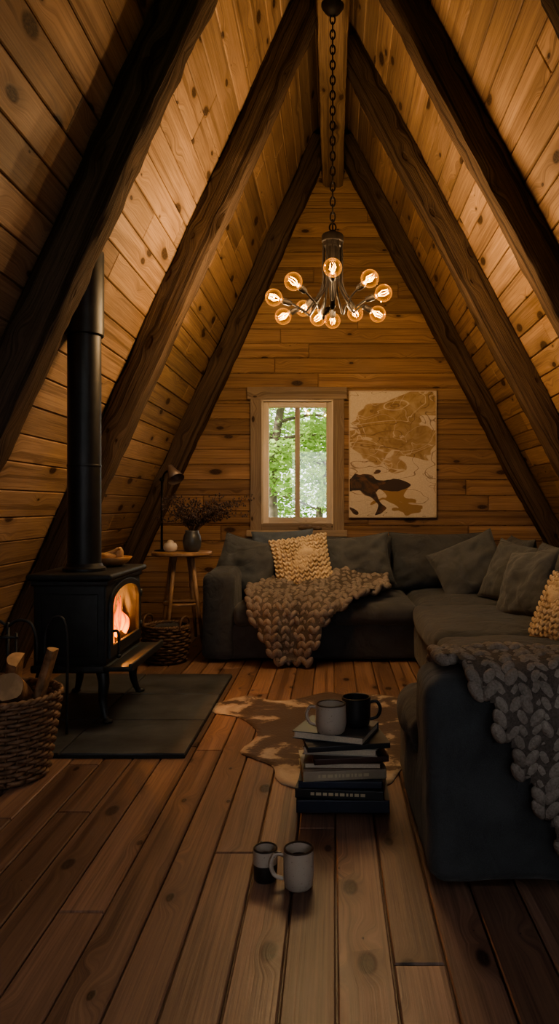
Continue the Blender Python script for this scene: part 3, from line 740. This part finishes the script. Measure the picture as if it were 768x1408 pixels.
addpillow('throw_pillow',(1.04,5.52,.63),.54,.46,.17,26,-16,-26,M_pillow,5)
addpillow('throw_pillow',(1.27,5.15,.62),.46,.46,.17,24,-55,8,M_pillow,7)
addpillow('throw_pillow',(1.22,4.55,.61),.48,.46,.18,24,-68,-8,M_pillow,11)
def stitchellip(c,ax,nrm,l,r):
    ax=ax.normalized(); nrm=(nrm-ax*nrm.dot(ax)).normalized(); s=ax.cross(nrm)
    v,f=ELL
    return [c+s*(p[0]*r)+nrm*(p[1]*r)+ax*(p[2]*l) for p in v],f
ELL=ball((0,0,0),1,10,8)
def knitpillow(name,c,w,h,t,lean,yaw,roll,seed):
    M=Matrix.Translation(c)@Matrix.Rotation(math.radians(yaw),4,'Z')@Matrix.Rotation(math.radians(-lean),4,'X')@Matrix.Rotation(math.radians(roll),4,'Y')
    g=grp(name,c); mk('cover',[xf(pillow(w,h,t,seed),M)],M_cream,g)
    parts=[]; n=12
    for s in (1,-1):
        for j in range(n):
            for i in range(n):
                a=-1+2*(i+.5)/n; b=-1+2*(j+.5+(.0 if i%2 else .25))/n
                if abs(b)>.97: continue
                prof=max(0,1-a*a)**.5*max(0,1-b*b)**.5
                p=Vector((a*w/2*(1-.09*(1-b*b)*abs(a)**3),-s*(t/2*prof**.85+.006),b*h/2*(1-.09*(1-a*a)*abs(b)**3)))
                nn=Vector((a*.5,-s,b*.5)).normalized()
                for q in (-1,1):
                    parts.append(stitchellip(p+Vector((q*w/n*.22,0,0)),Vector((q*.6,0,1)),nn,h/n*.54,w/n*.25))
    mk('knit',[xf(q,M) for q in parts],M_cream,g)
knitpillow('knit_pillow',(-.235,5.56,.66),.45,.42,.17,20,4,-9,21)
knitpillow('knit_pillow',(1.19,3.62,.565),.42,.36,.16,24,-62,6,22)
def throw(name,surf,mask,t0,t1,s0,s1,colw,roww,r,l,mat,loc):
    g=grp(name,loc); parts=[]
    nc=int((t1-t0)/colw); nrw=int((s1-s0)/roww)
    e=.01
    for i in range(nc+1):
        t=t0+(i+.5)*colw
        for j in range(nrw+1):
            s=s0+(j+.5)*roww
            if not mask(t,s): continue
            p=surf(t,s); dt=(surf(t+e,s)-surf(t-e,s)); ds=(surf(t,s+e)-surf(t,s-e))
            kt=dt.length/(2*e)
            dt.normalize(); ds.normalize(); nn=dt.cross(ds)
            if nn.length<.1: continue
            nn.normalize()
            for q in (-1,1):
                jit=noise.noise_vector(Vector((i*1.3,j*1.7,q)))*r*.6
                parts.append(stitchellip(p+dt*(q*colw*.24*kt)+nn*r*.45+jit,ds*1.0+dt*(-q*.70)+nn*.28,nn,l,r))
    mk('yarn',parts,mat,g)
    NT,NS=60,60; V=[];F=[];ok=[]
    for i in range(NT+1):
        for j in range(NS+1):
            t=t0+(t1-t0)*i/NT; s=s0+(s1-s0)*j/NS
            dt=(surf(t+e,s)-surf(t-e,s)).normalized(); ds=(surf(t,s+e)-surf(t,s-e)).normalized(); nn=dt.cross(ds)
            V.append(surf(t,s)-nn*r*.3); ok.append(mask(t,s))
    for i in range(NT):
        for j in range(NS):
            q=(i*(NS+1)+j,(i+1)*(NS+1)+j,(i+1)*(NS+1)+j+1,i*(NS+1)+j+1)
            if all(ok[k] for k in q): F.append(q)
    mk('backing',[(V,F)],M_kback,g); return g
def polyprof(pts):
    P=cr(pts,8); L=[0]
    for i in range(1,len(P)): L.append(L[-1]+(P[i]-P[i-1]).length)
    def f(s):
        s=max(0,min(L[-1]-1e-6,s))
        for i in range(1,len(P)):
            if L[i]>=s:
                k=(s-L[i-1])/(L[i]-L[i-1]); return P[i-1].lerp(P[i],k)
        return P[-1]
    return f,L[-1]
pf,PL=polyprof([(0,5.62,.56),(0,5.45,.50),(0,5.25,.475),(0,5.08,.465),(0,4.985,.41),(0,4.96,.30),(0,4.945,.18),(0,4.94,.07),(0,4.92,.045)])
def s1f(t,s):
    p=pf(s); hang=max(0,min(1,(s-.5)/.3))
    n_=noise.noise(Vector((t*3.0,s*3.0,1)))
    x=t*(1-.28*hang)-.10*hang-.02
    y=p.y-.05*hang*(math.sin(t*17+s*2)*.5+.5)-.02*max(0,n_)
    z=p.z+(.06*abs(noise.noise(Vector((t*4,s*4.5,3))))+.03*math.sin(t*13+s*6)*.5+.014)*(1-hang)
    return Vector((x,y,max(z,.038)))
def m1(t,s):
    f=s/PL
    l=-.56+.22*max(0,f-.75)/.25*.9
    r_=.42-.50*max(0,f-.35)/.65+.02*math.sin(s*30)
    if f<.25: l=-.56+.9*(.25-f)
    return l<t<r_
throw('chunky_knit_throw',s1f,m1,-.6,.44,0,PL,.080,.050,.0240,.043,M_knit,(-.15,5.2,.3))
pf2,PL2=polyprof([(0,2.62,.47),(0,2.45,.51),(0,2.40,.59),(0,2.33,.64),(0,2.20,.645),(0,2.09,.635),(0,2.03,.59),(0,2.012,.50),(0,2.005,.35),(0,2.00,.2),(0,1.99,.06)])
def s2f(t,s):
    p=pf2(s); hang=max(0,min(1,(s-.55)/.2))
    y=p.y-.02*hang*(math.sin(t*15+s*2)*.5+.5)
    z=p.z+.025*abs(noise.noise(Vector((t*4,s*4,7))))*(1-hang)
    return Vector((t+.03*hang*math.sin(s*4),y,z))
def m2(t,s):
    if t<.315+.05*max(0,.3-s): return False
    lim=.57+max(0,(t-.34))*1.75
    return s<min(lim,PL2-.02)
throw('chunky_knit_throw',s2f,m2,.31,1.3,.02,PL2,.066,.036,.0190,.034,M_knit2,(.8,2.2,.4))

# ---- cowhide rug
pts=[(-.66,3.98),(-.50,4.18),(-.33,4.08),(-.2,4.12),(-.03,4.26),(.12,4.16),(.28,4.20),(.45,4.05),(.53,3.75),(.43,3.45),(.50,3.2),(.46,3.06),(.3,3.04),(.22,2.86),(.05,2.80),(-.13,2.82),(-.22,2.90),(-.25,3.05),(-.33,3.14),(-.41,3.24),(-.36,3.45),(-.40,3.62),(-.50,3.78),(-.62,3.84)]
O=cr([(a,b,0) for a,b in pts],6,closed=True); cx=Vector((.05,3.55,0)); V=[];F=[];NR=16;n=len(O)
for j in range(NR+1):
    for i,p in enumerate(O):
        q=cx+(p-cx)*(.02+.98*j/NR)*(1+(.012*noise.noise(Vector((i*.9,0,0))) if j==NR else 0))
        V.append((q.x,q.y,.006+.004*noise.noise(Vector((q.x*5,q.y*5,0)))*(1 if j<NR else 0)))
for j in range(NR):
    for i in range(n):
        k=(i+1)%n; F.append((j*n+i,j*n+k,(j+1)*n+k,(j+1)*n+i))
F.append(tuple(range(n)))
o=len(V)
for i,p in enumerate(O):
    q=V[NR*n+i]; V.append((q[0],q[1],.001))
for i in range(n):
    k=(i+1)%n; F.append((NR*n+i,NR*n+k,o+k,o+i))
hm,nt,b,out=newmat('cowhide'); tc=nd(nt,'ShaderNodeTexCoord').outputs['Object']
h1=noi(nt,tc,4.6,5,.6,.5); h2=noi(nt,tc,90,3)
sp=nd(nt,'ShaderNodeSeparateXYZ'); nt.links.new(tc,sp.inputs[0])
dx_=math_(nt,'DIVIDE',math_(nt,'ADD',sp.outputs[0],.06),.42); dy_=math_(nt,'DIVIDE',math_(nt,'SUBTRACT',sp.outputs[1],3.75),.6)
rr_=math_(nt,'ADD',math_(nt,'MULTIPLY',dx_,dx_),math_(nt,'MULTIPLY',dy_,dy_))
hh=math_(nt,'ADD',math_(nt,'ADD',h1,math_(nt,'MULTIPLY',h2,.08)),math_(nt,'MULTIPLY',rr_,.10))
c=ramp(nt,hh,[(.60,(.040,.024,.019)),(.645,(.085,.055,.042)),(.675,(.24,.20,.165)),(.80,(.36,.31,.265))])
nt.links.new(c,b.inputs['Base Color']); b.inputs['Roughness'].default_value=.8; b.inputs['Sheen Weight'].default_value=.1; bump(nt,b,h2,.5,.004)
mk('cowhide_rug',[(V,F)],hm)

# ---- books
bk=grp('book_stack',(.05,2.72,0)); zz=.012
cols=[(.012,.017,.035),(.016,.018,.022),(.05,.022,.018),(.014,.022,.045),(.30,.25,.19),(.11,.065,.04),(.38,.35,.31),(.13,.12,.11),(.55,.52,.47)]
hts=[.046,.034,.026,.036,.022,.022,.026,.020,.028]
wd=[.33,.315,.30,.30,.28,.27,.27,.30,.27]
M_pages=plain('pages',(.52,.45,.36),.8,ns=200,amt=.1); RK=random.Random(9)
order=[0,1,3,4,5,2,6,1,8]
M_tit=plain('title_print',(.45,.38,.26),.6)
NB=len(hts)
for i,hh in enumerate(hts):
    w=wd[i]; dpt=w*.78; ang=RK.uniform(-.14,.14)+(.25 if i==NB-2 else 0)+(-.30 if i==NB-1 else 0)
    M=TR((.040+RK.uniform(-.012,.014)-(.02 if i==NB-1 else 0),2.71+RK.uniform(-.01,.01),zz),(0,0,ang))
    cvr=[box(-w/2,w/2,-dpt/2,dpt/2,0,.003),box(-w/2,w/2,-dpt/2,dpt/2,hh-.003,hh)]
    if i in (NB-1,4,6): cvr.append(rbox(-w/2,w/2,dpt/2-.004,dpt/2+.004,0,hh,.0035,n=2))
    else: cvr.append(rbox(-w/2,w/2,-dpt/2-.004,-dpt/2+.004,0,hh,.0035,n=2))
    cm=plain('cover_%d'%i,cols[order[i]] if i<NB-1 else (.05,.055,.065),.4,ns=9,amt=.15)
    mk('cover_%d'%i,[xf(q,M) for q in cvr],cm,bk,False)
    mk('pages_%d'%i,[xf(box(-w/2+.006,w/2-.006,-dpt/2+.0045,dpt/2-.006,.003,hh-.003),M)],M_pages,bk,False)
    tt=[]; x=-w*.32
    while x<w*.3:
        l=RK.uniform(.006,.02); tt.append(box(x,x+l,-dpt/2-.0052,-dpt/2-.0038,hh*.35,hh*.65)); x+=l+.006
    if i in (1,3): mk('title_%d'%i,[xf(q,M) for q in tt],M_tit,bk,False)
    zz+=hh+.0005
ZB=zz
def enamel(name,c,dark,zs):
    m,nt,b,out=newmat(name); tc=nd(nt,'ShaderNodeTexCoord'); o=tc.outputs['Object']
    sp=nd(nt,'ShaderNodeSeparateXYZ'); nt.links.new(tc.outputs['Generated'],sp.inputs[0])
    sk=ramp(nt,noi(nt,o,160,2),[(.66,(0,0,0)),(.70,(1,1,1))])
    col=mixc(nt,math_(nt,'MULTIPLY',sk,.6),c,dark)
    nz=math_(nt,'ADD',sp.outputs[2],math_(nt,'MULTIPLY',noi(nt,o,18,3),.05))
    if zs:
        col=mixc(nt,ramp(nt,nz,[(zs,(1,1,1)),(zs+.01,(0,0,0))]),col,dark)
    col=mixc(nt,ramp(nt,nz,[(.975,(0,0,0)),(.985,(1,1,1))]),col,dark)
    nt.links.new(col,b.inputs['Base Color']); b.inputs['Roughness'].default_value=.3; return m
def mug(c,r,h,ang,mat,belly=0):
    g=grp('coffee_mug',c)
    prof=[(0,0),(r*.80,0),(r*.93,.006),(r+belly,h*.35),(r,h*.8),(r,h),(r-.003,h+.0015),(r-.006,h),(r-.006,h*.75),(r-.006+belly*.8,h*.35),(r*.8,.012),(0,.010)]
    mk('cup',[lathe(prof,36,c)],mat,g,auto=.9)
    ca,sa=math.cos(ang),math.sin(ang)
    P=cr([(r*.96,0,h*.82),(r+.022,0,h*.86),(r+.036,0,h*.62),(r+.026,0,h*.32),(r*.97,0,h*.22)],6)
    mk('handle',[tube([(c[0]+p.x*ca,c[1]+p.x*sa,c[2]+p.z) for p in P],.0065,8)],mat,g)
    mk('coffee',[lathe([(0,h*.72),(r-.0065,h*.72)],32,c)],plain('coffee',(.012,.006,.004),.15),g)
    return g
E1=enamel('speckled_white_glaze',(.40,.345,.29),(.03,.022,.018),0)
E2=enamel('two_tone_glaze',(.38,.33,.28),(.022,.02,.02),.55)
E3=enamel('black_glaze',(.022,.022,.024),(.012,.012,.012),0)
mug((-.198,2.14,.0),.036,.094,.3+pi*.5,E2)
mug((-.098,2.10,.0),.044,.112,pi*1.02,E1)
mug((-.006,2.64,ZB+.001),.054,.105,pi*.95,E1,.003)
mug((.088,2.73,ZB+.001),.054,.105,-.1,E3)

# ---- outdoors
gr=plain('grass',(.10,.20,.04),.9,ns=1.5,amt=.4)
mk('ground_outside',[box(-40,40,-40,60,-.6,-.35)],gr,None,False)
lm_,nt,b,out=newmat('leaf')
df=nd(nt,'ShaderNodeBsdfDiffuse'); tl=nd(nt,'ShaderNodeBsdfTranslucent'); at=nd(nt,'ShaderNodeTexCoord')
cc=ramp(nt,noi(nt,at.outputs['Object'],2.2,4),[(.3,(.14,.25,.05)),(.6,(.38,.50,.16)),(.75,(.62,.7,.32))])
nt.links.new(cc,df.inputs[0]); nt.links.new(cc,tl.inputs[0]); mx=nd(nt,'ShaderNodeMixShader'); mx.inputs[0].default_value=.5
nt.links.new(df.outputs[0],mx.inputs[1]); nt.links.new(tl.outputs[0],mx.inputs[2]); nt.links.new(mx.outputs[0],out.inputs[0])
RT=random.Random(21)
tbk=plain('tree_bark',(.12,.085,.06),.9,ns=8,amt=.4,bmp=.6,bs=15)
def tree(x,y,H,spread,nl_):
    g=grp('tree',(x,y,-.35)); parts=[]
    tr=cr([(x,y,-.4),(x+RT.uniform(-.15,.15),y,H*.3),(x+RT.uniform(-.3,.3),y,H*.65),(x,y,H)],6); n=len(tr)
    parts.append(tube(tr,[.11*(1-.85*i/n) for i in range(n)],10)); tips=[]
    for i in range(26):
        b0=tr[RT.randint(3,n-2)]; a=RT.uniform(0,2*pi); l=RT.uniform(.5,1)*spread
        e1=b0+Vector((math.cos(a)*l,math.sin(a)*l*.8,RT.uniform(-.1,.5)))
        mid=b0.lerp(e1,.5)+Vector((0,0,.12)); P=cr([b0,mid,e1],5); parts.append(tube(P,[.03*(1-.8*k/len(P)) for k in range(len(P))],6)); tips+=P[3:]
    mk('trunk',parts,tbk,g)
    V=[];F=[]
    for i in range(nl_):
        c=tips[RT.randrange(len(tips))]+Vector((RT.gauss(0,.20),RT.gauss(0,.20),RT.gauss(-.05,.13)))
        a=Vector((RT.uniform(-1,1),RT.uniform(-1,1),RT.uniform(-.5,.5))).normalized(); bb=a.cross(Vector((RT.uniform(-1,1),RT.uniform(-1,1),RT.uniform(-1,1)))).normalized()
        l=RT.uniform(.04,.075); w=l*.45; o=len(V); V+=[c-a*l,c+bb*w,c+a*l,c-bb*w]; F.append((o,o+1,o+2,o+3))
    mk('foliage',[(V,F)],lm_,g,False)
tree(-.9,12.0,5.2,1.4,7000); tree(.7,13.5,6,1.7,7000); tree(-2.9,13.0,5.5,1.8,4200); tree(-.4,17,4.2,2.4,11000); tree(-2.2,18.5,5.5,2.6,11000); tree(2.8,12.6,5.5,1.7,3500)

# ---- lights
W=bpy.data.worlds.new('World'); bpy.context.scene.world=W; W.use_nodes=True
bg=W.node_tree.nodes['Background']; bg.inputs[0].default_value=(.97,.985,1,1); bg.inputs[1].default_value=4.4
S=bpy.data.lights.new('sun','SUN'); S.energy=13; S.angle=.03; S.color=(1,.95,.82)
so_=bpy.data.objects.new('sun',S); COL.objects.link(so_); so_.rotation_euler=Vector((.75,.25,-.62)).to_track_quat('-Z','Y').to_euler()

# ---- camera
cam=bpy.data.cameras.new('camera'); co=bpy.data.objects.new('camera',cam); COL.objects.link(co)
co.location=(0,0,1.1); co.rotation_euler=(pi/2,0,0)
cam.sensor_fit='VERTICAL'; cam.sensor_height=24; cam.lens=24*1000/1408
cam.shift_x=-73/1408; cam.shift_y=-9/1408; cam.clip_start=.05
bpy.context.scene.camera=co
